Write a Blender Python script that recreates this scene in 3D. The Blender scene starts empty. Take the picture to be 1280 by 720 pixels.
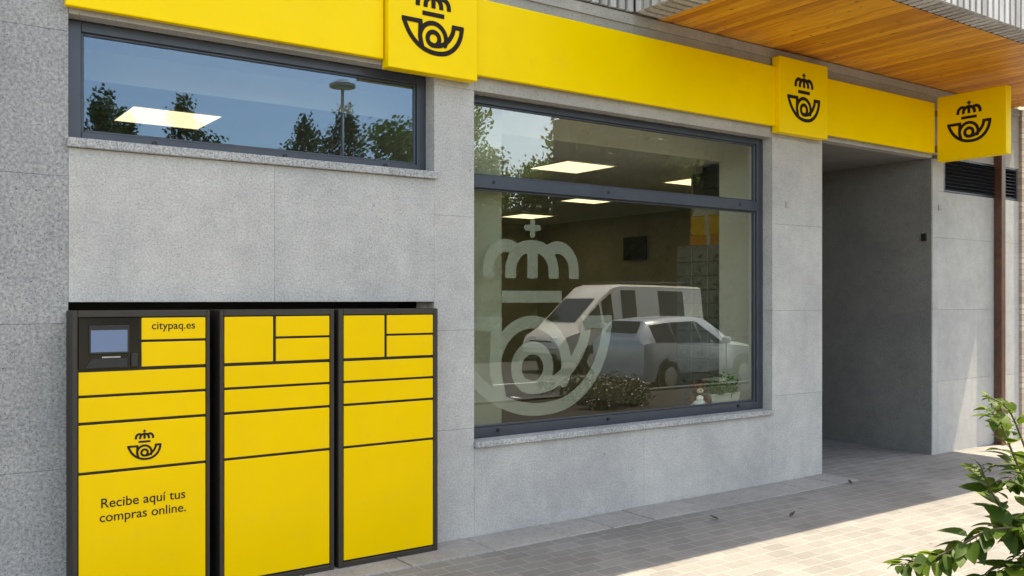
import bpy, bmesh, math, random
import numpy as np
from mathutils import Vector, Matrix
R = math.radians
S = bpy.context.scene
C = S.collection
random.seed(7)

# ------------------------------------------------------------------ camera
cam = bpy.data.objects.new('camera', bpy.data.cameras.new('camera'))
C.objects.link(cam)
cam.location = (0.0, -5.132, 1.6)
YAW = 35.407
cam.rotation_euler = (R(90), 0, R(-YAW))
cam.data.sensor_width = 36.0
cam.data.lens = 1136.7 / 1280 * 36.0
cam.data.shift_y = 0.01156
cam.data.clip_start = 0.05
cam.data.clip_end = 3000
S.camera = cam

# ------------------------------------------------------------------ light
SUN = Vector((0.387, -0.095, 1.0)).normalized()
W = bpy.data.worlds.new('World'); S.world = W; W.use_nodes = True
wn = W.node_tree.nodes; wl = W.node_tree.links
sky = wn.new('ShaderNodeTexSky'); sky.sky_type = 'NISHITA'; sky.sun_disc = False
sky.sun_elevation = math.asin(SUN.z); sky.sun_rotation = math.atan2(SUN.x, SUN.y)
sky.air_density = 1.0; sky.dust_density = 1.5; sky.ozone_density = 1.0
wl.new(sky.outputs[0], wn['Background'].inputs[0])
wn['Background'].inputs[1].default_value = 0.15
sl = bpy.data.lights.new('sun', 'SUN'); sl.energy = 2.6; sl.angle = R(0.5); sl.color = (1.0, 0.985, 0.955)
so = bpy.data.objects.new('sun', sl); C.objects.link(so)
so.rotation_euler = SUN.to_track_quat('Z', 'Y').to_euler()
so.location = (10, -10, 30)
S.view_settings.view_transform = 'Standard'
S.view_settings.look = 'None'
S.view_settings.gamma = 1.0
S.view_settings.exposure = 2.08
S.view_settings.use_white_balance = True
S.view_settings.white_balance_temperature = 8800
S.view_settings.white_balance_tint = 8
S.cycles.max_bounces = 10
S.cycles.transparent_max_bounces = 12
S.cycles.sample_clamp_indirect = 6.0

# ------------------------------------------------------------------ materials
def new_mat(name):
    m = bpy.data.materials.new(name); m.use_nodes = True
    return m, m.node_tree.nodes, m.node_tree.links, m.node_tree.nodes['Principled BSDF']

def lin(r, g, b):
    f = lambda v: (v / 255 / 12.92) if v / 255 < .04045 else ((v / 255 + .055) / 1.055) ** 2.4
    return (f(r), f(g), f(b), 1)

def ramp(n, pts):
    cr = n.new('ShaderNodeValToRGB'); e = cr.color_ramp.elements
    while len(e) < len(pts): e.new(0.5)
    for k, (p, c) in enumerate(pts):
        e[k].position = p; e[k].color = c if len(c) == 4 else (*c, 1)
    return cr

def noise(n, l, scale, detail=3, rough=.6, vec=None, dist=0):
    t = n.new('ShaderNodeTexNoise'); t.inputs['Scale'].default_value = scale
    t.inputs['Detail'].default_value = detail; t.inputs['Roughness'].default_value = rough
    t.inputs['Distortion'].default_value = dist
    if vec: l.new(vec, t.inputs['Vector'])
    return t

def mixc(n, l, a, b, fac, mode='MIX'):
    m = n.new('ShaderNodeMix'); m.data_type = 'RGBA'; m.blend_type = mode
    for k, v in ((6, a), (7, b)):
        if isinstance(v, tuple): m.inputs[k].default_value = v
        else: l.new(v, m.inputs[k])
    if isinstance(fac, (int, float)): m.inputs[0].default_value = fac
    else: l.new(fac, m.inputs[0])
    return m.outputs[2]

def bump(n, l, b, h, strength=.3, dist=.01):
    bp = n.new('ShaderNodeBump'); bp.inputs['Strength'].default_value = strength
    bp.inputs['Distance'].default_value = dist
    l.new(h, bp.inputs['Height']); l.new(bp.outputs[0], b.inputs['Normal'])

def plain(name, col, rough=.5, metal=0.0, var=.12, scale=6.0, spec=.5, bumpy=0):
    m, n, l, b = new_mat(name)
    tc = n.new('ShaderNodeTexCoord')
    t = noise(n, l, scale, 4, .6, tc.outputs['Object'])
    c0 = tuple(max(0, v * (1 - var)) for v in col[:3]) + (1,)
    c1 = tuple(min(1, v * (1 + var)) for v in col[:3]) + (1,)
    cr = ramp(n, [(.3, c0), (.7, c1)]); l.new(t.outputs[0], cr.inputs[0])
    l.new(cr.outputs[0], b.inputs['Base Color'])
    b.inputs['Roughness'].default_value = rough; b.inputs['Metallic'].default_value = metal
    b.inputs['Specular IOR Level'].default_value = spec
    if bumpy: bump(n, l, b, t.outputs[0], bumpy, .01)
    return m

def granite(name, light, dark, pit, grain=95.0, contrast=1.0):
    m, n, l, b = new_mat(name)
    tc = n.new('ShaderNodeTexCoord'); v = tc.outputs['Object']
    g = noise(n, l, grain, 2, .75, v)
    lo = .5 - .17 / contrast; hi = .5 + .17 / contrast
    cr = ramp(n, [(lo, dark), (hi, light)]); l.new(g.outputs[0], cr.inputs[0])
    big = noise(n, l, 1.7, 5, .62, v)
    br = ramp(n, [(.3, (.82, .82, .83)), (.7, (1.09, 1.08, 1.06))]); l.new(big.outputs[0], br.inputs[0])
    c1 = mixc(n, l, cr.outputs[0], br.outputs[0], 1.0, 'MULTIPLY')
    sp = noise(n, l, grain * 1.7, 1, .5, v)
    sr = ramp(n, [(.66, (0, 0, 0)), (.72, (1, 1, 1))]); l.new(sp.outputs[0], sr.inputs[0])
    c2 = mixc(n, l, c1, pit, sr.outputs[0])
    # a few vertical rain streaks
    mp = n.new('ShaderNodeMapping'); mp.inputs['Scale'].default_value = (1.6, 1.6, .5); l.new(v, mp.inputs[0])
    md = noise(n, l, 11, 4, .65, v); mr = ramp(n, [(.33, (.93, .93, .93)), (.68, (1.05, 1.05, 1.047))]); l.new(md.outputs[0], mr.inputs[0])
    c2 = mixc(n, l, c2, mr.outputs[0], 1.0, 'MULTIPLY')
    st = noise(n, l, 2.2, 4, .6, mp.outputs[0])
    s2 = ramp(n, [(.35, (.93, .93, .935)), (.6, (1, 1, 1))]); l.new(st.outputs[0], s2.inputs[0])
    c3 = mixc(n, l, c2, s2.outputs[0], .7, 'MULTIPLY')
    ge = n.new('ShaderNodeNewGeometry'); ir = ramp(n, [(0, (.95, .95, .955)), (1, (1.04, 1.035, 1.025))]); l.new(ge.outputs['Random Per Island'], ir.inputs[0])
    c3 = mixc(n, l, c3, ir.outputs[0], 1.0, 'MULTIPLY')
    vo = n.new('ShaderNodeTexVoronoi'); vo.inputs['Scale'].default_value = 4.3; l.new(v, vo.inputs['Vector'])
    vr = ramp(n, [(.028, (.6, .6, .6)), (.05, (0, 0, 0))]); l.new(vo.outputs['Distance'], vr.inputs[0])
    c3 = mixc(n, l, c3, pit, vr.outputs[0])
    l.new(c3, b.inputs['Base Color'])
    b.inputs['Roughness'].default_value = .82; b.inputs['Specular IOR Level'].default_value = .25
    bump(n, l, b, g.outputs[0], .35, .006)
    return m

M = {}
M['granite'] = granite('granite', (.50, .487, .472, 1), (.355, .348, .342, 1), (.17, .168, .168, 1), 85)
M['granite_light'] = granite('granite_light', (.49, .48, .465, 1), (.38, .372, .362, 1), (.25, .25, .25, 1), 85)
M['granite_coarse'] = granite('granite_coarse', (.40, .395, .39, 1), (.19, .19, .195, 1), (.08, .08, .085, 1), 60, .9)
M['granite_sill'] = granite('granite_sill', (.46, .455, .45, 1), (.22, .225, .235, 1), (.09, .09, .095, 1), 75, 1.2)
M['concrete'] = granite('concrete', (.42, .40, .37, 1), (.34, .325, .30, 1), (.2, .19, .18, 1), 40, .7)
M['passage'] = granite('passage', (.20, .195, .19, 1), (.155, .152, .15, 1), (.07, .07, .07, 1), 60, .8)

def yellow_mat(name, col, rough):
    m, n, l, b = new_mat(name)
    tc = n.new('ShaderNodeTexCoord')
    t = noise(n, l, 1.3, 4, .6, tc.outputs['Object'])
    cr = ramp(n, [(.3, tuple(v * .95 for v in col)), (.7, tuple(min(1, v * 1.03) for v in col))])
    l.new(t.outputs[0], cr.inputs[0]); 
    d = noise(n, l, 7, 6, .7, tc.outputs['Object'])
    dr = ramp(n, [(.55, (0, 0, 0)), (.8, (.10, .10, .10))]); l.new(d.outputs[0], dr.inputs[0])
    l.new(mixc(n, l, cr.outputs[0], (.45, .33, .08, 1), dr.outputs[0]), b.inputs['Base Color'])
    rr = ramp(n, [(.3, (rough - .06,) * 3), (.7, (rough + .08,) * 3)]); l.new(d.outputs[0], rr.inputs[0])
    l.new(rr.outputs[0], b.inputs['Roughness']); b.inputs['Specular IOR Level'].default_value = .25
    return m
M['sign_yellow'] = yellow_mat('sign_yellow', (.90, .60, .002), .5)
M['door_yellow'] = yellow_mat('door_yellow', (.76, .475, .003), .45)
M['emblem'] = plain('emblem', (.016, .009, .007), .7, spec=.2)
M['locker_frame'] = plain('locker_frame', (.024, .018, .012), .6, 0, .2)
M['locker_dark'] = plain('locker_dark', (.010, .008, .008), .55)
M['console'] = plain('console', (.006, .006, .007), .12, 0, .1)
M['frame_grey'] = plain('frame_grey', (.055, .062, .078), .38, .35, .1)
M['black'] = plain('black', (.008, .008, .009), .45)
M['white_paint'] = plain('white_paint', (.80, .81, .79), .7, 0, .04, 2)
M['pilaster_grey'] = plain('pilaster_grey', (.30, .31, .25), .8, 0, .05, 2)
M['ceiling'] = plain('ceiling', (.82, .82, .78), .85, 0, .05, 3)
M['room_wall'] = plain('room_wall', (.50, .47, .34), .8, 0, .06, 2)
M['room_floor'] = plain('room_floor', (.18, .17, .15), .35, 0, .15, 3)
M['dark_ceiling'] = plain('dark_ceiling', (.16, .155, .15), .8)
M['box_yellow'] = plain('box_yellow', (.62, .38, .03), .6)
M['box_orange'] = plain('box_orange', (.55, .25, .04), .6)
M['cardboard'] = plain('cardboard', (.50, .46, .40), .8)
M['cabinet'] = plain('cabinet', (.32, .33, .30), .4, .3)
M['plush'] = plain('plush', (.12, .065, .035), .95, 0, .3, 90, .1, .8)
M['muzzle'] = plain('muzzle', (.62, .53, .42), .9, 0, .1, 60)
M['overalls'] = plain('overalls', (.85, .87, .88), .9)
M['pot'] = plain('pot', (.55, .55, .50), .5)
M['post_brown'] = plain('post_brown', (.105, .045, .030), .35, .2, .3, 9)
M['steel'] = plain('steel', (.45, .45, .45), .35, .9)
M['tyre'] = plain('tyre', (.018, .018, .018), .85)
M['car_silver'] = plain('car_silver', (.38, .41, .44), .22, .15, .03)
M['car_white'] = plain('car_white', (.58, .55, .48), .25, 0, .03)
M['car_glass'] = plain('car_glass', (.006, .007, .008), .06, 0, .05, spec=.35)
M['car_black'] = plain('car_black', (.02, .02, .022), .6)
M['lamp_lens'] = plain('lamp_lens', (.75, .77, .8), .08)
M['lamp_red'] = plain('lamp_red', (.35, .02, .02), .2)
M['asphalt'] = plain('asphalt', (.052, .052, .053), .9, 0, .25, 40, .3, .3)
M['soil'] = plain('soil', (.030, .026, .022), .95, 0, .4, 14, .2, .8)
M['terrain'] = plain('terrain', (.13, .12, .075), .95, 0, .3, .4)
M['kerb'] = plain('kerb', (.06, .057, .054), .85, 0, .12, 12)
M['bark'] = plain('bark', (.09, .065, .045), .9, 0, .35, 18, .2, .8)
M['twig'] = plain('twig', (.085, .065, .035), .8, 0, .3, 40)
M['render_cream'] = plain('render_cream', (.55, .48, .36), .85, 0, .07, 1)
M['render_white'] = plain('render_white', (.66, .64, .60), .85, 0, .06, 1)
M['roof_tile'] = plain('roof_tile', (.33, .14, .08), .8, 0, .2, 6)
M['paint_white'] = plain('paint_white', (.70, .70, .68), .7, 0, .12, 12)
M['dead_leaf'] = plain('dead_leaf', (.05, .035, .02), .8)
M['flower'] = plain('flower', (.74, .66, .60), .7)
M['lamp_post'] = plain('lamp_post', (.25, .27, .27), .5, .5)

def foliage(name, c0, c1, c2, transl=.35):
    m, n, l, b = new_mat(name)
    g = n.new('ShaderNodeNewGeometry')
    cr = ramp(n, [(0, c0), (.5, c1), (1, c2)]); l.new(g.outputs['Random Per Island'], cr.inputs[0])
    l.new(cr.outputs[0], b.inputs['Base Color']); b.inputs['Roughness'].default_value = .5
    b.inputs['Specular IOR Level'].default_value = .2
    tr = n.new('ShaderNodeBsdfTranslucent')
    hs = n.new('ShaderNodeHueSaturation'); hs.inputs['Value'].default_value = 1.8; hs.inputs['Hue'].default_value = .485
    l.new(cr.outputs[0], hs.inputs['Color']); l.new(hs.outputs[0], tr.inputs[0])
    mx = n.new('ShaderNodeMixShader'); mx.inputs[0].default_value = transl
    l.new(b.outputs[0], mx.inputs[1]); l.new(tr.outputs[0], mx.inputs[2])
    l.new(mx.outputs[0], n['Material Output'].inputs[0])
    return m
M['leaf_tree'] = foliage('leaf_tree', (.075, .115, .02), (.10, .15, .03), (.14, .19, .04), .45)
M['leaf_hedge'] = foliage('leaf_hedge', (.018, .03, .010), (.026, .042, .014), (.036, .055, .018))
M['leaf_poplar'] = foliage('leaf_poplar', (.035, .06, .018), (.05, .08, .024), (.07, .10, .032))
M['leaf_shrub'] = foliage('leaf_shrub', (.025, .056, .007), (.048, .09, .010), (.105, .16, .018), .38)
M['leaf_bed'] = foliage('leaf_bed', (.010, .018, .006), (.017, .028, .009), (.026, .04, .012), .3)
M['leaf_pot'] = foliage('leaf_pot', (.06, .17, .02), (.10, .27, .03), (.14, .34, .05), .45)

def soffit_mat():
    m, n, l, b = new_mat('varnished_boards')
    tc = n.new('ShaderNodeTexCoord'); v = tc.outputs['Object']
    sx = n.new('ShaderNodeSeparateXYZ'); l.new(v, sx.inputs[0])
    g = n.new('ShaderNodeNewGeometry')
    isl = g.outputs['Random Per Island']
    base = ramp(n, [(0, (.58, .20, .016)), (.5, (.83, .345, .028)), (1, (.95, .44, .04))]); l.new(isl, base.inputs[0])
    mp = n.new('ShaderNodeMapping'); mp.inputs['Scale'].default_value = (26, 1.6, 26); l.new(v, mp.inputs[0])
    gr = noise(n, l, 2.0, 6, .65, mp.outputs[0], .6)
    grr = ramp(n, [(.3, (.62, .55, .5)), (.62, (1.05, 1.05, 1.05))]); l.new(gr.outputs[0], grr.inputs[0])
    c = mixc(n, l, base.outputs[0], grr.outputs[0], 1.0, 'MULTIPLY')
    mk = n.new('ShaderNodeMapping'); mk.inputs['Scale'].default_value = (7, 3.2, 7); l.new(v, mk.inputs[0])
    kn = n.new('ShaderNodeTexVoronoi'); kn.inputs['Scale'].default_value = 1.6; l.new(mk.outputs[0], kn.inputs['Vector'])
    kr = ramp(n, [(.07, (1, 1, 1)), (.13, (0, 0, 0))]); l.new(kn.outputs['Distance'], kr.inputs[0])
    c = mixc(n, l, c, (.12, .035, .01, 1), kr.outputs[0])
    l.new(c, b.inputs['Base Color']); b.inputs['Roughness'].default_value = .42
    bump(n, l, b, gr.outputs[0], .12, .004)
    return m
M['soffit'] = soffit_mat()

def slat_mat(name, a, bcol):
    m, n, l, b = new_mat(name)
    tc = n.new('ShaderNodeTexCoord'); v = tc.outputs['Object']
    g = n.new('ShaderNodeNewGeometry')
    base = ramp(n, [(0, a), (1, bcol)]); l.new(g.outputs['Random Per Island'], base.inputs[0])
    mp = n.new('ShaderNodeMapping'); mp.inputs['Scale'].default_value = (20, 20, 1.5); l.new(v, mp.inputs[0])
    gr = noise(n, l, 2.0, 6, .7, mp.outputs[0], .4)
    grr = ramp(n, [(.3, (.6, .58, .56)), (.65, (1.08, 1.08, 1.08))]); l.new(gr.outputs[0], grr.inputs[0])
    l.new(mixc(n, l, base.outputs[0], grr.outputs[0], 1.0, 'MULTIPLY'), b.inputs['Base Color'])
    b.inputs['Roughness'].default_value = .75
    return m
M['slat'] = slat_mat('slat', (.42, .40, .385), (.62, .61, .61))
M['slat_back'] = plain('slat_back', (.10, .09, .085), .85, 0, .2)

def paver_mat():
    m, n, l, b = new_mat('pavers')
    tc = n.new('ShaderNodeTexCoord'); v = tc.outputs['Object']
    br = n.new('ShaderNodeTexBrick'); l.new(v, br.inputs['Vector'])
    br.inputs['Scale'].default_value = 1.0
    br.inputs['Brick Width'].default_value = .20; br.inputs['Row Height'].default_value = .115
    br.inputs['Mortar Size'].default_value = .0055; br.inputs['Mortar Smooth'].default_value = .3
    br.inputs['Color1'].default_value = (.178, .171, .165, 1); br.inputs['Color2'].default_value = (.216, .208, .201, 1)
    br.inputs['Mortar'].default_value = (.285, .275, .26, 1)
    f = noise(n, l, 60, 4, .7, v); fr = ramp(n, [(.3, (.86, .86, .86)), (.7, (1.08, 1.08, 1.08))]); l.new(f.outputs[0], fr.inputs[0])
    c = mixc(n, l, br.outputs['Color'], fr.outputs[0], 1, 'MULTIPLY')
    d = noise(n, l, 1.1, 6, .65, v); dr = ramp(n, [(.32, (.78, .77, .76)), (.62, (1.06, 1.06, 1.05))]); l.new(d.outputs[0], dr.inputs[0])
    c = mixc(n, l, c, dr.outputs[0], 1, 'MULTIPLY')
    s = noise(n, l, 9, 3, .6, v); sr = ramp(n, [(.70, (0, 0, 0)), (.76, (.55, .55, .55))]); l.new(s.outputs[0], sr.inputs[0])
    c = mixc(n, l, c, (.12, .105, .095, 1), sr.outputs[0])
    vo = n.new('ShaderNodeTexVoronoi'); vo.inputs['Scale'].default_value = 3.1; l.new(v, vo.inputs['Vector'])
    vr = ramp(n, [(.035, (.75, .75, .75)), (.055, (0, 0, 0))]); l.new(vo.outputs['Distance'], vr.inputs[0])
    c = mixc(n, l, c, (.085, .08, .075, 1), vr.outputs[0])
    l.new(c, b.inputs['Base Color']); b.inputs['Roughness'].default_value = .8; b.inputs['Specular IOR Level'].default_value = .3
    inv = n.new('ShaderNodeMath'); inv.operation = 'MULTIPLY_ADD'; inv.inputs[1].default_value = -1; inv.inputs[2].default_value = 1
    l.new(br.outputs['Fac'], inv.inputs[0])
    ad = n.new('ShaderNodeMath'); ad.operation = 'MULTIPLY_ADD'; ad.inputs[1].default_value = .6
    l.new(f.outputs[0], ad.inputs[0]); l.new(inv.outputs[0], ad.inputs[2])
    bump(n, l, b, ad.outputs[0], .6, .007)
    return m
M['pavers'] = paver_mat()
M['flagstone'] = granite('flagstone', (.34, .325, .31, 1), (.26, .25, .24, 1), (.15, .14, .135, 1), 45, .8)

def brick_mat():
    m, n, l, b = new_mat('whitewashed_brick')
    tc = n.new('ShaderNodeTexCoord')
    mp = n.new('ShaderNodeMapping'); mp.inputs['Rotation'].default_value = (R(90), 0, 0); l.new(tc.outputs['Object'], mp.inputs[0])
    br = n.new('ShaderNodeTexBrick'); l.new(mp.outputs[0], br.inputs['Vector']); br.inputs['Scale'].default_value = 1
    br.inputs['Brick Width'].default_value = .25; br.inputs['Row Height'].default_value = .065
    br.inputs['Mortar Size'].default_value = .008
    br.inputs['Color1'].default_value = (.36, .27, .21, 1); br.inputs['Color2'].default_value = (.50, .42, .35, 1)
    br.inputs['Mortar'].default_value = (.28, .26, .24, 1)
    l.new(br.outputs['Color'], b.inputs['Base Color']); b.inputs['Roughness'].default_value = .9
    bump(n, l, b, br.outputs['Fac'], -.5, .008)
    return m
M['brick'] = brick_mat()

def glass_mat(name, tint, ior, rc):
    m, n, l, b = new_mat(name)
    n.remove(b)
    tr = n.new('ShaderNodeBsdfTransparent'); tr.inputs[0].default_value = (*tint, 1)
    gl = n.new('ShaderNodeBsdfGlossy'); gl.inputs['Roughness'].default_value = 0.0
    gl.inputs[0].default_value = (*rc, 1)
    fr = n.new('ShaderNodeFresnel'); fr.inputs[0].default_value = ior
    ge = n.new('ShaderNodeNewGeometry')
    mu = n.new('ShaderNodeMath'); mu.operation = 'MULTIPLY'
    iv = n.new('ShaderNodeMath'); iv.operation = 'SUBTRACT'; iv.inputs[0].default_value = 1
    l.new(ge.outputs['Backfacing'], iv.inputs[1]); l.new(iv.outputs[0], mu.inputs[0]); l.new(fr.outputs[0], mu.inputs[1])
    mx = n.new('ShaderNodeMixShader'); l.new(mu.outputs[0], mx.inputs[0])
    l.new(tr.outputs[0], mx.inputs[1]); l.new(gl.outputs[0], mx.inputs[2])
    l.new(mx.outputs[0], n['Material Output'].inputs[0])
    return m
M['glass'] = glass_mat('glass', (.95, .955, .90), 2.5, (.90, .95, 1))
M['glass_small'] = glass_mat('glass_small', (.80, .83, .80), 2.25, (.44, .66, .95))

def frost_mat():
    m, n, l, b = new_mat('frosted_film')
    b.inputs['Base Color'].default_value = (.62, .66, .62, 1); b.inputs['Roughness'].default_value = .6
    tl = n.new('ShaderNodeBsdfTranslucent'); tl.inputs[0].default_value = (.62, .66, .62, 1)
    m1 = n.new('ShaderNodeMixShader'); m1.inputs[0].default_value = .5
    l.new(b.outputs[0], m1.inputs[1]); l.new(tl.outputs[0], m1.inputs[2])
    tr = n.new('ShaderNodeBsdfTransparent')
    mx = n.new('ShaderNodeMixShader'); mx.inputs[0].default_value = .46
    l.new(tr.outputs[0], mx.inputs[1]); l.new(m1.outputs[0], mx.inputs[2])
    l.new(mx.outputs[0], n['Material Output'].inputs[0])
    return m
M['frost'] = frost_mat()

def emit(name, col, s):
    m, n, l, b = new_mat(name)
    b.inputs['Base Color'].default_value = (*col, 1)
    b.inputs['Emission Color'].default_value = (*col, 1); b.inputs['Emission Strength'].default_value = s
    return m
M['lamp_panel'] = emit('lamp_panel', (1.0, .93, .74), .45)
M['screen'] = emit('screen', (.09, .13, .22), .05)

# ------------------------------------------------------------------ mesh helpers
class MB:
    def __init__(s): s.bm = bmesh.new()
    def box(s, x0, x1, y0, y1, z0, z1, bev=0, seg=1):
        vs = [s.bm.verts.new(p) for p in ((x0,y0,z0),(x1,y0,z0),(x1,y1,z0),(x0,y1,z0),(x0,y0,z1),(x1,y0,z1),(x1,y1,z1),(x0,y1,z1))]
        fs = [s.bm.faces.new([vs[i] for i in q]) for q in ((0,3,2,1),(4,5,6,7),(0,1,5,4),(1,2,6,5),(2,3,7,6),(3,0,4,7))]
        if bev:
            es = list({e for f in fs for e in f.edges})
            bmesh.ops.bevel(s.bm, geom=es, offset=bev, segments=seg, affect='EDGES', profile=.5)
        return s
    def tube(s, pts, rad, n=8, cap=True):
        pts = [Vector(p) for p in pts]
        rs = rad if isinstance(rad, (list, tuple)) else [rad] * len(pts)
        rings = []; up = Vector((.13, .31, .94)).normalized()
        for i, p in enumerate(pts):
            d = (pts[min(i+1, len(pts)-1)] - pts[max(i-1, 0)]).normalized()
            a = d.cross(up)
            if a.length < .1: a = d.cross(Vector((1, 0, 0)))
            a.normalize(); b = d.cross(a)
            rings.append([s.bm.verts.new(p + (a*math.cos(2*math.pi*k/n) + b*math.sin(2*math.pi*k/n)) * rs[i]) for k in range(n)])
        for r0, r1 in zip(rings, rings[1:]):
            for k in range(n): s.bm.faces.new((r0[k], r0[(k+1)%n], r1[(k+1)%n], r1[k]))
        if cap:
            s.bm.faces.new(rings[0][::-1]); s.bm.faces.new(rings[-1])
        return s
    def ball(s, c, r, sub=2, sc=(1,1,1)):
        mt = Matrix.Translation(c) @ Matrix.Diagonal((r*sc[0], r*sc[1], r*sc[2], 1))
        bmesh.ops.create_icosphere(s.bm, subdivisions=sub, radius=1, matrix=mt); return s
    def poly(s, pts):
        return s.bm.faces.new([s.bm.verts.new(p) for p in pts])
    def prism(s, pts, d):
        a = [s.bm.verts.new(p) for p in pts]; b = [s.bm.verts.new(Vector(p) + Vector(d)) for p in pts]
        s.bm.faces.new(a[::-1]); s.bm.faces.new(b); n = len(a)
        for k in range(n): s.bm.faces.new((a[k], a[(k+1)%n], b[(k+1)%n], b[k]))
        return s
    def loft(s, rings, cap=True):
        vr = [[s.bm.verts.new(p) for p in r] for r in rings]; n = len(vr[0])
        for r0, r1 in zip(vr, vr[1:]):
            for k in range(n): s.bm.faces.new((r0[k], r0[(k+1)%n], r1[(k+1)%n], r1[k]))
        if cap: s.bm.faces.new(vr[0][::-1]); s.bm.faces.new(vr[-1])
        return s
    def build(s, name, mat, parent=None, smooth=False, recalc=True, angle=None):
        if recalc: bmesh.ops.recalc_face_normals(s.bm, faces=s.bm.faces)
        me = bpy.data.meshes.new(name); s.bm.to_mesh(me); s.bm.free()
        me.materials.append(mat)
        if smooth:
            for p in me.polygons: p.use_smooth = True
            if angle: me.set_sharp_from_angle(angle=R(angle))
        return link(name, me, parent)

def link(name, me, parent=None):
    o = bpy.data.objects.new(name, me); C.objects.link(o)
    if parent: o.parent = parent
    return o

def tag(o, label=None, cat=None, group=None, kind=None):
    if label: o['label'] = label
    if cat: o['category'] = cat
    if group: o['group'] = group
    if kind: o['kind'] = kind
    return o

def empty(name, loc=(0,0,0), label=None, cat=None, group=None, rz=0):
    o = bpy.data.objects.new(name, None); C.objects.link(o); o.location = loc; o.rotation_euler = (0, 0, rz)
    o.empty_display_size = .1
    return tag(o, label, cat, group)

def copy_tree(o, parent=None):
    c = o.copy(); C.objects.link(c); c.parent = parent
    for ch in list(o.children): copy_tree(ch, c)
    return c

# ------------------------------------------------------------------ the setting: ground
def sheet(name, x0, x1, y0, y1, z, mat):
    m = MB(); m.poly(((x0,y0,z),(x1,y0,z),(x1,y1,z),(x0,y1,z)))
    return tag(m.build(name, mat), kind='structure')
sheet('terrain', -1500, 1500, -1500, 1500, -.62, M['terrain'])
m = MB()
m.box(-40, 60, -3.4, .1, -.6, 0); m.box(-40, 2.3, -5.9, -3.4, -.6, 0)
tag(m.build('pavement', M['pavers']), kind='structure')
m = MB(); random.seed(3)
x = -3.0
while x < 7.0:
    w = random.choice((.30, .40, .60, .60, .72))
    m.box(x + .004, x + w - .004, -.36 + random.uniform(-.006, .006), -.004, -.02, .006 + random.uniform(0, .006), .003); x += w
tag(m.build('flagstone_strip', M['flagstone']), kind='structure')
m = MB(); m.box(-60, 90, -7.3, -5.9, -.6, -.25); tag(m.build('footpath', M['asphalt']), kind='structure')
m = MB(); m.box(-60, 90, -7.5, -7.302, -.6, -.252, .02); tag(m.build('kerb', M['kerb']), kind='structure')
m = MB(); m.box(-150, 150, -18.5, -7.502, -.6, -.40); tag(m.build('road', M['asphalt']), kind='structure')
m = MB()
for k in range(-10, 18): m.box(k*5.4, k*5.4 + .1, -9.9, -7.6, -.41, -.396)
for k in range(-14, 24): m.box(k*4.0, k*4.0 + 1.6, -12.3, -12.2, -.41, -.396)
tag(m.build('road_marking', M['paint_white']), kind='structure')
m = MB(); m.box(2.45, 30, -5.75, -3.55, -.6, .06); tag(m.build('planting_bed', M['soil']), kind='structure')
m = MB()
m.box(2.3, 30, -3.55, -3.402, -.6, .10, .01); m.box(2.3, 30, -5.898, -5.75, -.6, .10, .01); m.box(2.302, 2.45, -5.74, -3.56, -.6, .099, .01)
tag(m.build('bed_edging', M['kerb']), 'low stone edging around the planting bed beside the pavement', 'edging')

# ------------------------------------------------------------------ the building
B = empty('post_office_building', (0,0,0), 'grey granite clad post office with a wooden underside balcony and two windows', 'building')
JZ = [0, .745, 1.49, 2.24]
def panels(name, mat, xs, zs, y0=0.0, y1=.1, g=.0007):
    m = MB()
    for xa, xb in zip(xs, xs[1:]):
        for za, zb in zip(zs, zs[1:]):
            dy = random.uniform(-.0012, .0012)
            m.box(xa + g, xb - g, y0 + dy, y1, za + (g if za > 0 else -.02), zb - g, .0008)
    return m
random.seed(11)
pil = panels('p', None, [-3.2, -2.3, -1.4, -.25, .850], [0, .733, 1.478, 2.236, 2.98, 3.781])
pil.build('pillar_cladding', M['granite_coarse'], B)
m = panels('p', None, [.850, 1.946, 3.025], [1.588, 2.385], 0, .1, .0004)
def add_panels(m, xs, zs, y0=0.0, y1=.1, g=.0007):
    for xa, xb in zip(xs, xs[1:]):
        for za, zb in zip(zs, zs[1:]):
            dy = random.uniform(-.0012, .0012)
            m.box(xa + g, xb - g, y0 + dy, y1, za + (g if za > 0 else -.02), zb - g, .0008)
add_panels(m, [3.025, 3.336], [0, .741, 1.398, 2.155, 3.008, 3.1])
add_panels(m, [3.336, 4.9, 6.424], [0, .603], 0, .1, .0006)
add_panels(m, [6.424, 7.127], [0, .762, 1.506, 2.263, 3.02, 3.06])
m.build('wall_cladding', M['granite'], B)
m = MB()
add_panels(m, [9.075, 10.785], [0, .754, 1.496, 2.246, 2.728])
add_panels(m, [9.075, 9.185], [2.728, 3.1])
add_panels(m, [8.969, 9.075], [0, .754, 1.496, 2.246, 3.058], 0, .015)
m.build('end_wall_cladding', M['granite_light'], B)
m = MB()   # lintel band behind the signs, up to the balcony
m.box(.852, 3.023, .001, .1, 3.076, 3.40); m.box(3.338, 6.422, .001, .1, 3.010, 3.40); m.box(3.023, 3.338, .001, .1, 3.1, 3.40)
m.box(6.422, 10.785, .001, .1, 3.1, 3.40); m.box(.852, 10.785, .001, .1, 3.402, 3.781)
m.box(6.424, 8.969, .002, .1, 3.062, 3.1)
m.box(.852, 10.785, -.012, .001, 3.70, 3.778)
m.build('lintel', M['concrete'], B)
m = MB()   # structural shell behind the cladding
m.box(-3.2, .848, .102, .24, -.02, 3.78); m.box(.848, 3.027, .102, .24, 1.602, 2.40); m.box(.848, 3.027, .102, .24, 3.09, 3.78)
m.box(3.027, 3.33, .102, .24, -.02, 3.78); m.box(3.33, 6.43, .102, .24, -.02, .61); m.box(3.33, 6.43, .102, .24, 3.03, 3.78)
m.box(6.43, 7.12, .102, .24, -.02, 3.78); m.box(7.129, 8.96, .102, .24, 3.09, 3.78); m.box(9.092, 26, .102, .24, -.02, 3.78)
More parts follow.
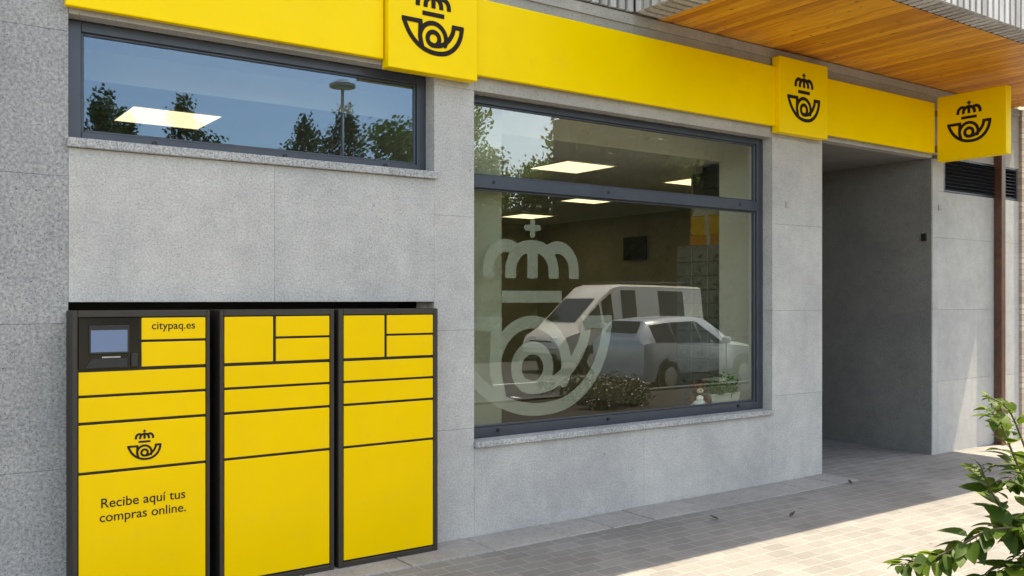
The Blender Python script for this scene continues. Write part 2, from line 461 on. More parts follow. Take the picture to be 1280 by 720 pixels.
m.build('shell', M['white_paint'], B)
m = MB()   # niche behind the lockers
m.box(.80, .846, .103, .5, -.02, 1.60); m.box(3.029, 3.08, .103, .5, -.02, 1.60); m.box(.80, 3.08, .5, .55, -.02, 1.60); m.box(.80, 3.08, .242, .55, 1.604, 1.66)
m.box(.848, 3.027, .103, .24, 1.590, 1.600)
m.build('locker_niche', M['black'], B)
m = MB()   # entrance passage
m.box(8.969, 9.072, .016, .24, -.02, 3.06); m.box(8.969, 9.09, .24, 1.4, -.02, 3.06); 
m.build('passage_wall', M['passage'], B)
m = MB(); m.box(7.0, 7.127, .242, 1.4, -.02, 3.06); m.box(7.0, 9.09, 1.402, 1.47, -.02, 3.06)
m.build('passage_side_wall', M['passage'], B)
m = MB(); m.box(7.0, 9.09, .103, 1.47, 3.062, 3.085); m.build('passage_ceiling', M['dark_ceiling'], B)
m = MB(); m.box(7.0, 8.967, .101, 1.40, -.05, .003); m.build('passage_floor', M['pavers'], B)
m = MB(); m.box(8.955, 8.968, .06, .12, 2.21, 2.29, .006, 2); m.build('passage_button', M['black'], B)
m = MB(); m.box(9.075, 9.115, -.012, .002, 2.53, 2.585, .004, 2); m.build('wall_plate', M['concrete'], B)
m = MB(); m.box(6.60, 6.64, -.012, .002, 2.41, 2.465, .004, 2); m.build('wall_plate', M['concrete'], B)
# the entrance door in the left side of the passage
m = MB(); m.box(7.128, 7.16, .40, 1.36, .005, 2.2, .004); d = m.build('entrance_door', M['frame_grey'], B)
m = MB(); m.box(7.161, 7.166, .48, 1.28, .12, 2.1); m.build('pane', M['car_glass'], d)
# interior
m = MB(); m.box(-1.0, 7.0, .242, 7.6, -.05, .0); m.box(7.0, 9.6, 1.472, 7.6, -.05, .0); m.build('room_floor', M['room_floor'], B)
m = MB(); m.box(-1.06, -1.0, .242, 7.6, 0, 3.3); m.box(-1.06, 9.66, 7.6, 7.66, 0, 3.3); m.box(9.6, 9.66, 1.472, 7.6, 0, 3.3)
m.box(7.0, 9.6, 1.473, 1.5, 0, 2.9)
m.build('room_wall', M['room_wall'], B)
m = MB(); m.box(-1.0, 6.99, .72, 7.6, 2.9, 2.93); m.box(6.99, 9.6, 1.501, 7.6, 2.9, 2.93); m.box(-1.0, 6.99, .70, .718, 2.9, 3.08); m.box(-1.0, 7.0, .242, .72, 3.08, 3.10)
m.build('room_ceiling', M['ceiling'], B)
m = MB(); m.box(3.33, 3.74, .26, .55, 0.002, 3.07); m.build('room_pilaster', M['pilaster_grey'], B)
m = MB(); m.box(6.6, 6.75, .242, .76, .002, 3.07); m.build('room_partition', M['white_paint'], B)
# upper storeys
m = MB(); m.box(-12, 10.83, .03, 9, 3.785, 9.8); m.box(10.83, 26, .26, 9, -.02, 9.8); m.box(-12, -3.21, .02, .24, -.02, 3.78)
m.build('upper_storey', M['render_cream'], B)
def slats(m, x0, x1, yf, z0, z1, pitch=.087, w=.056, proud=.03):
    x = x0
    while x + w < x1:
        m.box(x, x + w, yf - proud, yf, z0, z1); x += pitch
m = MB(); slats(m, -12, 4.78, .0, 3.792, 6.5); m.build('timber_cladding', M['slat'], B)
m = MB(); m.box(-12, 4.785, .001, .029, 3.786, 6.5); m.build('cladding_backing', M['slat_back'], B)
# balcony
YO = -1.545
m = MB(); x = 5.04; random.seed(21)
while x < 10.62:
    w = .092; m.box(x, x + w - .006, -1.345, .0, 3.786 + random.uniform(0, .0015), 3.81, .003); x += w
soff = m.build('balcony_soffit', M['soffit'], B)
m = MB(); m.box(4.79, 10.84, -1.50, -.0, 3.82, 4.95); m.build('balcony_body', M['slat_back'], B)
m = MB()
slats(m, 4.80, 10.84, -1.515, 3.783, 4.98)
x = 4.80
while x < 10.82:      # underside of the border: the slats return inwards
    m.box(x, x + .056, -1.514, -1.352, 3.778, 3.819); x += .087
y = -1.33
while y < -.05:       # left end
    m.box(4.76, 4.789, y, y + .056, 3.783, 4.98); m.box(4.79, 5.032, y, y + .056, 3.778, 3.819); y += .087
m.build('balcony_fascia', M['slat'], B)
m = MB(); m.box(5.034, 10.63, -1.351, -1.346, 3.776, 3.815); m.build('soffit_trim', M['post_brown'], B)
m = MB(); m.box(-12, 10.84, -1.9, .02, 9.5, 9.8); m.build('shade_overhang', M['slat'], B)  # unseen overhang, added to keep the sun off the left wall and ground

# windows
def window(x0, x1, z0, z1, bw, glass, transom=None, caps=(), yf=.1):
    m = MB(); zb = z0; bl, br_, bt, bb = bw
    m.box(x0, x0 + bl, yf, yf + .07, z0, z1, .003); m.box(x1 - br_, x1, yf, yf + .07, z0, z1, .003)
    m.box(x0 + bl, x1 - br_, yf + .001, yf + .07, z1 - bt, z1 - .001, .003); m.box(x0 + bl, x1 - br_, yf + .001, yf + .07, z0 + .001, z0 + bb, .003)
    if transom: m.box(x0 + bl, x1 - br_, yf - .006, yf + .07, transom[0], transom[1], .004)
    # inner bead
    gx0, gx1 = x0 + bl, x1 - br_
    zz = [(z0 + bb, transom[0]), (transom[1], z1 - bt)] if transom else [(z0 + bb, z1 - bt)]
    for za, zb_ in zz:
        m.box(gx0, gx0 + .016, yf + .018, yf + .05, za, zb_, .003); m.box(gx1 - .016, gx1, yf + .018, yf + .05, za, zb_, .003)
        m.box(gx0 + .016, gx1 - .016, yf + .018, yf + .05, za, za + .014, .003); m.box(gx0 + .016, gx1 - .016, yf + .018, yf + .05, zb_ - .014, zb_, .003)
    w = m.build('window', M['frame_grey'], B)
    for za, zb_ in zz:
        g = MB(); g.box(gx0 + .014, gx1 - .014, yf + .030, yf + .036, za + .012, zb_ - .012); g.build('pane', glass, w)
    for cx, cz in caps:
        g = MB(); g.tube(((cx, yf + .004, cz), (cx, yf - .010, cz)), .013, 12); g.build('drain_cap', M['black'], w)
    return w
wb = window(3.338, 6.422, .648, 3.006, (.06, .075, .05, .068), M['glass'], (2.372, 2.458),
            [(3.56, 2.418), (4.62, 2.418), (6.12, 2.418), (3.60, .69), (4.62, .69), (6.10, .69)])
ws = window(.854, 3.021, 2.437, 3.072, (.075, .065, .055, .052), M['glass_small'], None, [(1.30, 2.462), (2.05, 2.462), (2.72, 2.462)])
m = MB(); m.box(3.332, 6.422, -.03, .20, .605, .646, .004); m.build('sill', M['granite_sill'], wb)
m = MB(); m.box(.842, 3.040, -.028, .20, 2.387, 2.435, .004); m.build('sill', M['granite_sill'], ws)

# ------------------------------------------------------------------ emblem (post horn under a crown)
def seg_d(P, a, b):
    a = np.array(a); b = np.array(b); d = b - a
    t = np.clip(((P - a) @ d) / max(1e-9, d @ d), 0, 1)
    return np.linalg.norm(P - (a + t[..., None] * d), axis=-1)
def smooth_line(pts, n=8):
    pts = [np.array(p, float) for p in pts]; out = []
    for i in range(len(pts) - 1):
        p0 = pts[max(i-1, 0)]; p1 = pts[i]; p2 = pts[i+1]; p3 = pts[min(i+2, len(pts)-1)]
        for k in range(n):
            t = k / n
            out.append(.5 * (2*p1 + (p2-p0)*t + (2*p0-5*p1+4*p2-p3)*t*t + (3*p1-p0-3*p2+p3)*t**3))
    out.append(pts[-1]); return out
def arc(c, r, a0, a1, n=40, ry=None):
    ry = ry or r
    return [(c[0] + r*math.cos(R(a0 + (a1-a0)*k/n)), c[1] + ry*math.sin(R(a0 + (a1-a0)*k/n))) for k in range(n + 1)]
outer = smooth_line([(-1.0, -.063), (-.93, -.24), (-.80, -.47), (-.62, -.67), (-.40, -.82), (-.13, -.915), (.14, -.937), (.42, -.895), (.66, -.76), (.84, -.56), (.95, -.32), (1.0, -.063)])
inner = smooth_line([(.71, -.063), (.675, -.24), (.57, -.43), (.42, -.585), (.24, -.685), (.04, -.715), (-.09, -.685)])
strokes = [outer, inner,
    [(-1.0, -.063), (-.44, -.063)], [(.71, -.063), (1.0, -.063)],
    [(-.44, -.063), (-.45, -.30), (-.455, -.50), (-.43, -.62), (-.38, -.82)],
    arc((-.01, -.50), .445, 190, -22), arc((.0, -.515), .20, 0, 360),
    [(-.36, .20), (.36, .20)],
    [(0, .385), (0, .70)],
    [(-.27, .385), (-.27, .45)] + arc((-.03, .45), .24, 180, 80, 20, .255), [(.27, .385), (.27, .45)] + arc((.03, .45), .24, 0, 100, 20, .255),
    [(-.535, .385), (-.535, .47)] + arc((-.325, .47), .21, 180, 55, 20, .235), [(.535, .385), (.535, .47)] + arc((.325, .47), .21, 0, 125, 20, .235),
    [(0, .82), (0, .955)], [(-.075, .893), (.075, .893)]]
hw = [.064] * len(strokes); hw[7] = .060; hw[-1] = hw[-2] = .030
butt = {7: 'h', 8: 'v', 9: 'v', 10: 'v', 11: 'v', 12: 'v'}
def emblem_mesh(name, res, thick, clip=None, fat=1.0):
    xs = np.arange(-1.14, 1.14 + res, res); ys = np.arange(-1.06, 1.04 + res, res)
    X, Y = np.meshgrid(xs, ys, indexing='ij'); P = np.stack([X, Y], -1)
    sd = np.full(X.shape, 9.0)
    for k, st in enumerate(strokes):
        d = np.full(X.shape, 9.0)
        for a, b in zip(st, st[1:]): d = np.minimum(d, seg_d(P, a, b))
        d = d - hw[k] * fat
        if k in (2, 3):
            xa, xb = st[0][0] - .064, st[1][0] + .064
            d = np.maximum(np.abs(X - (xa + xb)/2) - (xb - xa)/2, np.abs(Y + .063) - .068)
        if butt.get(k) == 'v': d = np.maximum(d, .385 - Y)
        if butt.get(k) == 'h': d = np.maximum(d, np.abs(X) - .375)
        sd = np.minimum(sd, d)
    sd = np.where(Y < -.0, sd, np.where((Y > .0) & (Y < .13) & (np.abs(X) > .5), np.maximum(sd, Y - .004), sd))
    if clip is not None: sd = np.maximum(sd, clip - X)
    sd = -sd
    bm = bmesh.new(); cache = {}
    def V(key, p):
        if key not in cache: cache[key] = bm.verts.new((p[0], 0, p[1]))
        return cache[key]
    nx, ny = X.shape
    for i in range(nx - 1):
        for j in range(ny - 1):
            c = [(i, j), (i+1, j), (i+1, j+1), (i, j+1)]; v = [sd[q] for q in c]
            if max(v) <= 0: continue
            poly = []
            for k in range(4):
                q, r_ = c[k], c[(k+1) % 4]; a, b = v[k], v[(k+1) % 4]
                if a > 0: poly.append(V(q, (X[q], Y[q])))
                if (a > 0) != (b > 0):
                    t = a / (a - b); key = (min(q, r_), max(q, r_))
                    poly.append(V(key, (X[q] + (X[r_]-X[q])*t, Y[q] + (Y[r_]-Y[q])*t)))
            if len(poly) >= 3:
                try: bm.faces.new(poly)
                except ValueError: pass
    bmesh.ops.dissolve_limit(bm, angle_limit=R(1), verts=bm.verts, edges=bm.edges)
    if thick:
        r = bmesh.ops.extrude_face_region(bm, geom=list(bm.faces))
        bmesh.ops.translate(bm, verts=[g for g in r['geom'] if isinstance(g, bmesh.types.BMVert)], vec=(0, -thick, 0))
    bmesh.ops.recalc_face_normals(bm, faces=bm.faces)
    me = bpy.data.meshes.new(name); bm.to_mesh(me); bm.free(); return me
EM = emblem_mesh('emblem', .016, .02, None, 1.1); EM.materials.append(M['emblem'])
u = .718
DE = emblem_mesh('frosted_emblem', .014, 0.004, clip=(3.416 - 3.928) / u); DE.materials.append(M['frost'])
d = link('frosted_emblem', DE, wb); d.location = (3.928, .1395, .761 + u); d.scale = (u, u, u)
tag(d, 'large frosted crown and post horn film on the pane')

# ------------------------------------------------------------------ yellow signs
YB, YS = -.055, -.10
def sign_box(name, x0, x1, y0, y1, z0, z1, label, cat, group, loc=None, rz=0, bev=.006):
    loc = loc or ((x0 + x1)/2, y1, z0)
    t = empty(name, loc, label, cat, group)
    m = MB(); m.box(x0 - loc[0], x1 - loc[0], y0 - loc[1], y1 - loc[1], z0 - loc[2], z1 - loc[2], bev, 2)
    m.build('panel', M['sign_yellow'], t); return t
G1 = 'yellow fascia bands over the shopfront'
sign_box('sign_band', .829, 2.63, YB, -.013, 3.10, 3.614, 'plain yellow sign band above the narrow upper window', 'sign band', G1)
sign_box('sign_band', 3.275, 6.40, YB, -.013, 3.10, 3.614, 'longest plain yellow sign band above the big shop window', 'sign band', G1)
sign_box('sign_band', 7.04, 8.92, YB, -.013, 3.10, 3.614, 'plain yellow sign band above the dark entrance passage', 'sign band', G1)
G2 = 'square yellow emblem signs on the facade'
for x0, x1, lab in ((2.638, 3.298, 'square yellow emblem sign on the pillar between the two windows'),
                    (6.40, 7.07, 'square yellow emblem sign above the pillar left of the entrance passage')):
    t = sign_box('emblem_sign', x0, x1, YS, -.013, 3.045, 3.70, lab, 'sign', G2)
    e = link('emblem', EM, t); e.location = (-.008, YS + .013 - .0005, 3.38 - 3.045); e.scale = (.215,) * 3; e.scale.y = .12
t = empty('projecting_sign', (8.975, -.02, 3.0), 'yellow emblem sign sticking out from the wall beyond the passage', 'sign')
m = MB(); m.box(-.05, .05, -.745, -.055, 0.008, .665, .006, 2); m.build('panel', M['sign_yellow'], t)
for zb_ in (.12, .48):
    m = MB(); m.box(-.03, .03, -.055, .015, zb_, zb_ + .06); m.build('bracket', M['steel'], t)
for sx in (-1, 1):
    e = link('emblem', EM, t); e.location = (sx * .0505, -.384, 3.372 - 3.0); e.scale = (.208, .12, .208)
    e.rotation_euler = (0, 0, R(-90 if sx < 0 else 90))

# ------------------------------------------------------------------ parcel lockers
def text_mesh(name, body, width, x0, zb, y, parent, mat, line=None, align='LEFT', off=.006):
    cu = bpy.data.curves.new(name, 'FONT'); cu.body = body; cu.size = 1; cu.extrude = .01; cu.align_x = align; cu.offset = off
    if line: cu.space_line = line
    tmp = bpy.data.objects.new('tmp', cu); C.objects.link(tmp)
    dg = bpy.context.evaluated_depsgraph_get(); me = bpy.data.meshes.new_from_object(tmp.evaluated_get(dg))
    C.objects.unlink(tmp); bpy.data.objects.remove(tmp)
    xs = [v.co.x for v in me.vertices]; s = width / (max(xs) - min(xs)); mn = min(xs)
    me.name = name
    for v in me.vertices: v.co = Vector(((v.co.x - mn) * s, -v.co.z * s, v.co.y * s))
    me.materials.clear(); me.materials.append(mat)
    o = link(name, me, parent); o.location = (x0, y, zb); return o
LY = -.157; TOP = 1.546
GL = 'yellow parcel lockers in the wall niche'
def locker(x0, x1, ix0, ix1, split, label, console=False):
    ox, oy = x0, LY
    t = empty('parcel_locker', (x0, LY, 0), label, 'parcel locker', GL)
    w = x1 - x0
    m = MB()     # carcass: sides, top, plinth, back
    m.box(0, ix0 - x0 - .004, 0, .55, 0.004, TOP, .004); m.box(ix1 - x0 + .004, w, 0, .55, 0.004, TOP, .004)
    m.box(ix0 - x0 - .004, ix1 - x0 + .004, .001, .55, 1.511, TOP - .001, .003); m.box(ix0 - x0 - .004, ix1 - x0 + .004, .001, .55, .005, .042, .003)
    m.build('cabinet', M['locker_frame'], t)
    m = MB(); m.box(ix0 - x0 - .003, ix1 - x0 + .003, .018, .54, .043, 1.510); m.build('carcass', M['locker_dark'], t)
    def door(a, b, z0, z1):
        m = MB(); m.box(a - x0, b - x0, .002, .017, z0, z1, .003, 2); return m.build('door', M['door_yellow'], t)
    rows = [(1.105 + .013, 1.234), (.982, 1.104), (.730, .967), (.052, .715)]
    ds = [door(ix0, ix1, z0, z1) for z0, z1 in rows]
    a = door(split + .009, ix1, 1.392, 1.506); door(split + .009, ix1, 1.252, 1.379)
    if not console: door(ix0, split - .009, 1.252, 1.506)
    else:
        m = MB(); m.box(ix0 - x0 - .002, split - .003 - x0, .004, .017, 1.247, 1.510, .003); c = m.build('console', M['console'], t)
        m = MB(); m.box(.918 - x0, 1.112 - x0, -.006, .003, 1.322, 1.47, .004); m.build('screen_bezel', M['locker_dark'], c)
        m = MB(); m.box(.926 - x0, 1.100 - x0, -.008, -.0062, 1.334, 1.446); m.build('screen', M['screen'], c)
        m = MB(); m.box(.98 - x0, 1.07 - x0, -.001, .0035, 1.302, 1.312, .002); m.build('card_slot', M['steel'], c)
        m = MB(); m.box(1.118 - x0, 1.15 - x0, -.012, .0035, 1.255, 1.325, .004); m.build('card_reader', M['locker_dark'], c)
        m = MB(); m.prism(((.90 - x0, .0035, 1.256), (1.10 - x0, .0035, 1.256), (1.10 - x0, .0035, 1.300), (.93 - x0, .0035, 1.300)), (0, -.008, 0)); m.build('keypad_shelf', M['locker_dark'], c)
        text_mesh('lettering', 'citypaq.es', .222, 1.223 - x0, 1.446, .0015, a, M['emblem'])
        text_mesh('lettering', 'Recibe aquí tus', .418, .976 - x0, .541, .0015, ds[3], M['emblem'])
        text_mesh('lettering', 'compras online.', .428, .969 - x0, .470, .0015, ds[3], M['emblem'])
        e = link('emblem', EM, ds[2]); e.location = (1.186 - x0, .0016, .845); e.scale = (.080, .06, .080)
    return t
locker(.84, 1.525, .871, 1.501, 1.163, 'yellow parcel locker with a black screen console and lettering on its doors', True)
locker(1.579, 2.252, 1.604, 2.222, 1.889, 'plain yellow parcel locker between the screen locker and the bare wall side locker')
locker(2.28, 2.96, 2.314, 2.925, 2.592, 'plain yellow parcel locker nearest the big shop window')

# ------------------------------------------------------------------ wall fittings on the right
t = empty('vent_grille', (9.97, .1, 2.73), 'dark louvred vent grille high on the wall behind the brown post', 'vent')
m = MB(); x0, x1, z0, z1 = -.78, .78, .002, .368
m.box(x0, x0 + .025, -.098, 0, z0, z1); m.box(x1 - .025, x1, -.098, 0, z0, z1); m.box(x0 + .025, x1 - .025, -.098, 0, z0, z0 + .02); m.box(x0 + .025, x1 - .025, -.098, 0, z1 - .02, z1)
m.build('frame', M['frame_grey'], t)
m = MB()
for k in range(9):
    z = z0 + .028 + k * .0375
    m.prism(((x0 + .026, -.094, z), (x0 + .026, -.090, z + .004), (x0 + .026, -.03, z + .034), (x0 + .026, -.034, z + .030)), (x1 - x0 - .052, 0, 0))
m.build('louvre', M['frame_grey'], t)
m = MB(); m.box(x0 + .026, x1 - .026, -.02, -.002, z0 + .021, z1 - .021); m.build('backing', M['black'], t)
t = empty('wall_post', (10.25, -.05, 0), 'rust brown square steel post against the wall right of the projecting sign', 'post')
m = MB(); m.box(-.043, .046, -.04, .04, .012, 3.775, .006, 2); m.build('shaft', M['post_brown'], t)
m = MB(); m.box(-.075, .078, -.075, .045, .001, .012); m.build('base_plate', M['post_brown'], t)
m = MB(); m.box(10.79, 11.25, -.03, .25, -.02, 3.775); tag(m.build('brick_pier', M['brick']), 'pale brick pier at the end of the facade beyond the brown post', 'brick pier')

# ------------------------------------------------------------------ things inside the office
GLAMP = 'square ceiling lights inside the office'
def lamp(x, y, label):
    t = empty('ceiling_light', (x, y, 2.9), label, 'ceiling light', GLAMP)
    m = MB()
    for a in ((-.31, .31, -.31, -.295), (-.31, .31, .295, .31), (-.31, -.295, -.295, .295), (.295, .31, -.295, .295)): m.box(*a, -.012, -.001)
    m.build('frame', M['white_paint'], t)
    m = MB(); m.box(-.294, .294, -.294, .294, -.009, -.002); m.build('diffuser', M['lamp_panel'], t)
lamp(1.75, 1.56, 'lit square ceiling light seen through the narrow upper window')
lamp(5.61, 1.75, 'large lit square ceiling light above the transom of the big window')
lamp(7.45, 1.76, 'lit square ceiling light half hidden by the black box under the ceiling')
lamp(7.68, 3.88, 'lit square ceiling light just under the transom near the middle of the window')
lamp(8.35, 6.2, 'lit square ceiling light farthest back above the cross of the frosted crown')
t = empty('monitor', (9.55, 5.07, 2.21), 'small black wall monitor on the back wall of the office', 'monitor', None, R(-90))
m = MB(); m.box(-.25, .25, -.02, .02, 0, .35, .008); m.build('screen', M['black'], t)
m = MB(); m.box(-.06, .06, .02, .048, .10, .25); m.build('bracket', M['black'], t)
t = empty('hanging_box', (6.67, .86, 2.66), 'black box hanging under the ceiling beside the white partition', 'speaker')
m = MB(); m.box(-.08, .10, -.095, .11, 0, .22, .01); m.build('case', M['black'], t)
m = MB(); m.box(-.02, .02, -.02, .02, .22, .24); m.build('bracket', M['steel'], t)
t = empty('mailbox_cabinet', (6.9, 1.1, 0), 'tall dark cabinet of small numbered mail drawers behind the shop window', 'cabinet')
m = MB(); m.box(-.15, .10, -.30, .36, .002, 2.14, .005); m.build('case', M['cabinet'], t)
m = MB(); m.box(-.012, 0, -.1, .1, 0, .123, .003); dm = m.build('drawer', M['cabinet'], t)
m = MB(); m.box(-.015, -.0125, -.02, .02, .04, .065); tg = m.build('tag', M['steel'], dm)
for r in range(15):
    for c in range(3):
        dd = dm if r == c == 0 else copy_tree(dm, t)
        dd.location = (-.152, -.185 + c*.213, .06 + r*.137)
def carton(x, y, z, sx, sy, sz, mat, label):
    t = empty('parcel_box', (x, y, z), label, 'box', 'parcel boxes stacked on the mail cabinet')
    m = MB(); m.box(-sx/2, sx/2, -sy/2, sy/2, .001, sz, .006); m.build('carton', M[mat], t)
    m = MB(); m.box(-sx/2 - .001, sx/2 + .001, -.025, .025, .0, sz + .001); m.build('tape', M['cardboard'], t)
carton(6.88, 1.06, 2.141, .20, .50, .10, 'box_orange', 'orange flat parcel box lying directly on the mail cabinet')
carton(6.88, 1.08, 2.243, .20, .44, .19, 'box_yellow', 'yellow parcel box on top of the orange one on the cabinet')
carton(6.88, 1.10, 2.435, .18, .36, .16, 'cardboard', 'pale parcel box topmost on the stack over the mail cabinet')

# plush bear on the inner sill
def fuse(name, balls, mat, parent, vox):
    m = MB()
    for c, r, sc in balls: m.ball(c, r, 2, sc)
    o = m.build('tmp', mat, None)
    md = o.modifiers.new('r', 'REMESH'); md.mode = 'VOXEL'; md.voxel_size = vox
    s2 = o.modifiers.new('s', 'SMOOTH'); s2.iterations = 3
    dg = bpy.context.evaluated_depsgraph_get(); me = bpy.data.meshes.new_from_object(o.evaluated_get(dg)); me.name = name
    bpy.data.objects.remove(o)
    for p in me.polygons: p.use_smooth = True
    if not me.materials: me.materials.append(mat)
    return link(name, me, parent)
m = MB(); m.box(3.345, 6.415, .205, .40, .61, .648, .004); m.build('inner_sill', M['white_paint'], B)
t = empty('plush_bear', (5.79, .27, .649), 'brown plush bear in pale overalls sitting on the window sill', 'plush toy', None, R(-30)); t.scale = (1.4, 1.25, 1.35)
fuse('body', [((0,0,.06), .045, (1,.85,1.15)), ((0,-.005,.145), .042, (1.08,.95,1)), ((-.034,0,.183), .015, (1,.6,1)), ((.034,0,.183), .015, (1,.6,1)),
    ((-.048,-.02,.085), .018, (1,1,1.5)), ((.048,-.02,.085), .018, (1,1,1.5)), ((-.056,-.04,.068), .016, (1,1,1)), ((.056,-.04,.068), .016, (1,1,1)),
    ((-.03,-.04,.02), .02, (1,1.6,1)), ((.03,-.04,.02), .02, (1,1.6,1)), ((-.032,-.07,.024), .02, (1,.8,1.15)), ((.032,-.07,.024), .02, (1,.8,1.15))], M['plush'], t, .004)
fuse('overalls', [((0,-.004,.045), .0475, (1,.9,.95)), ((0,-.036,.085), .02, (1.2,.5,1.1)), ((-.03,-.04,.021), .0225, (1,1.3,1)), ((.03,-.04,.021), .0225, (1,1.3,1))], M['overalls'], t, .004)
m = MB(); m.ball((0, -.042, .133), .019, 2, (1.15, .8, .85)); m.build('muzzle', M['muzzle'], t, True)
m = MB(); m.ball((0, -.058, .139), .006, 2, (1.2, .8, .8)); m.build('nose', M['black'], t, True)
for s in (-1, 1):
    m = MB(); m.ball((s*.017, -.041, .157), .005, 2); m.build('eye', M['black'], t, True)

def leaf(bm, base, direc, up, L, wd, droop=.25, fold=.25, n=6):
    d = direc.normalized(); sd = d.cross(up)
    if sd.length < .05: sd = d.cross(Vector((1, .2, 0)))
    sd.normalize(); nr = sd.cross(d).normalized()
    mid, le, ri = [], [], []
    for k in range(n + 1):
        t = k / n
        w = wd * .5 * (math.sin(math.pi * t ** .72) ** .85 if 0 < t < 1 else 0)
        c = base + d * (L * t) - nr * (droop * L * t * t)
        mid.append(bm.verts.new(c))
        if 0 < k < n:
            le.append(bm.verts.new(c + sd * w + nr * w * fold)); ri.append(bm.verts.new(c - sd * w + nr * w * fold))
    for side, fl in ((le, False), (ri, True)):
        for k in range(n):
            if k == 0: f = [mid[0], side[0], mid[1]]
            elif k == n - 1: f = [mid[n-1], side[n-2], mid[n]]
            else: f = [mid[k], side[k-1], side[k], mid[k+1]]
            bm.faces.new(f if not fl else f[::-1])

t = empty('potted_plant', (6.12, .30, .649), 'bushy green plant in a pale trough at the right end of the window sill', 'plant'); t.scale = (1.15, 1.0, 1.35)
m = MB(); m.loft([[(-.16+.02*(1-k), -.045, z), (.16-.02*(1-k), -.045, z), (.16-.02*(1-k), .045, z), (-.16+.02*(1-k), .045, z)] for k, z in ((0, .0), (1, .09))]); m.build('trough', M['pot'], t)
m = MB(); m.box(-.165, .165, -.05, .05, .088, .10, .003); m.build('rim', M['pot'], t)
m = MB(); random.seed(5)
for k in range(240):
    b = Vector((random.uniform(-.15, .15), random.uniform(-.05, .05), .10 + abs(random.gauss(0, .05))))
    d = Vector((random.gauss(0, 1), random.gauss(0, 1), random.uniform(-.1, .9)))
    leaf(m.bm, b, d, Vector((0, 0, 1)), random.uniform(.03, .06), .025, .4, .2, 4)
m.build('foliage', M['leaf_pot'], t, True, False)

# ------------------------------------------------------------------ foreground shrub
def on(pts, s):
    s = s * (len(pts) - 1); k = min(int(s), len(pts) - 2); f = s - k
    return Vector(pts[k]).lerp(Vector(pts[k+1]), f), (Vector(pts[k+1]) - Vector(pts[k])).normalized()
sh = empty('leafy_shrub', (2.81, -3.94, .06), 'sunlit leafy green shrub rising in the foreground at the pavement edge', 'shrub', None, R(-YAW))
random.seed(42)
def sm(pts):
    return [Vector((a[0], a[1], a[2])) for a in zip(*[ [p[k] for p in smooth3(pts)] for k in range(3)])]
def smooth3(pts, n=5):
    P = [np.array(p, float) for p in pts]; out = []
    for i in range(len(P) - 1):
        p0 = P[max(i-1, 0)]; p1 = P[i]; p2 = P[i+1]; p3 = P[min(i+2, len(P)-1)]
        for k in range(n):
            t_ = k / n; out.append(.5 * (2*p1 + (p2-p0)*t_ + (2*p0-5*p1+4*p2-p3)*t_*t_ + (3*p1-p0-3*p2+p3)*t_**3))
    out.append(P[-1]); return out
Z0 = -.06
br = {
 'A': ([(0,0,0), (-.03,.02,.45+Z0), (-.08,.0,.83+Z0), (-.126,-.02,1.04+Z0), (-.18,-.03,1.154+Z0), (-.217,-.03,1.245+Z0), (-.25,-.03,1.29+Z0)], .006, .42, 22, .068),
 'B': ([(0,0,0), (-.02,-.03,.5+Z0), (-.09,-.06,.86+Z0), (-.17,-.08,.955+Z0), (-.275,-.09,.965+Z0), (-.378,-.10,.92+Z0), (-.458,-.10,.884+Z0), (-.53,-.10,.872+Z0)], .006, .34, 34, .072),
 'C': ([(0,0,0), (.03,.03,.5+Z0), (-.02,.05,.95+Z0), (-.10,.06,1.17+Z0), (-.149,.06,1.28+Z0), (-.21,.06,1.318+Z0)], .0055, .62, 12, .055),
 'D': ([(0,0,0), (-.03,-.05,.4+Z0), (-.09,-.10,.72+Z0), (-.16,-.12,.86+Z0), (-.24,-.13,.875+Z0), (-.32,-.14,.83+Z0), (-.40,-.14,.80+Z0)], .0055, .45, 20, .085),
 'E': ([(0,0,0), (.0,.04,.5+Z0), (-.08,.05,.83+Z0), (-.17,.03,.97+Z0), (-.225,.02,1.06+Z0), (-.262,.0,1.13+Z0)], .0055, .55, 16, .080),
 'F': ([(0,0,0), (.05,-.02,.5+Z0), (.02,-.05,.84+Z0), (-.06,-.07,.95+Z0), (-.13,-.07,.93+Z0), (-.20,-.08,.88+Z0)], .0055, .45, 20, .085),
 'G': ([(0,0,0), (.06,.05,.5+Z0), (.05,.08,.9+Z0), (-.02,.09,1.06+Z0), (-.08,.08,1.10+Z0), (-.14,.07,1.07+Z0)], .0055, .5, 18, .078),
 'I': ([(0,0,0), (.02,-.06,.5+Z0), (-.04,-.12,.80+Z0), (-.10,-.14,.93+Z0), (-.17,-.15,.99+Z0), (-.22,-.15,.98+Z0)], .0055, .4, 24, .080),
 'J': ([(0,0,0), (.03,-.1,.4+Z0), (-.02,-.16,.70+Z0), (-.08,-.18,.80+Z0), (-.16,-.19,.83+Z0), (-.24,-.18,.80+Z0)], .0055, .4, 26, .085),
 'H': ([(0,0,0), (.06,.0,.5+Z0), (.03,.0,.78+Z0), (-.05,.01,.86+Z0), (-.12,.0,.80+Z0), (-.22,.0,.77+Z0)], .0055, .4, 22, .085)}
lm = MB(); NL = 1.7; LS = 1.12
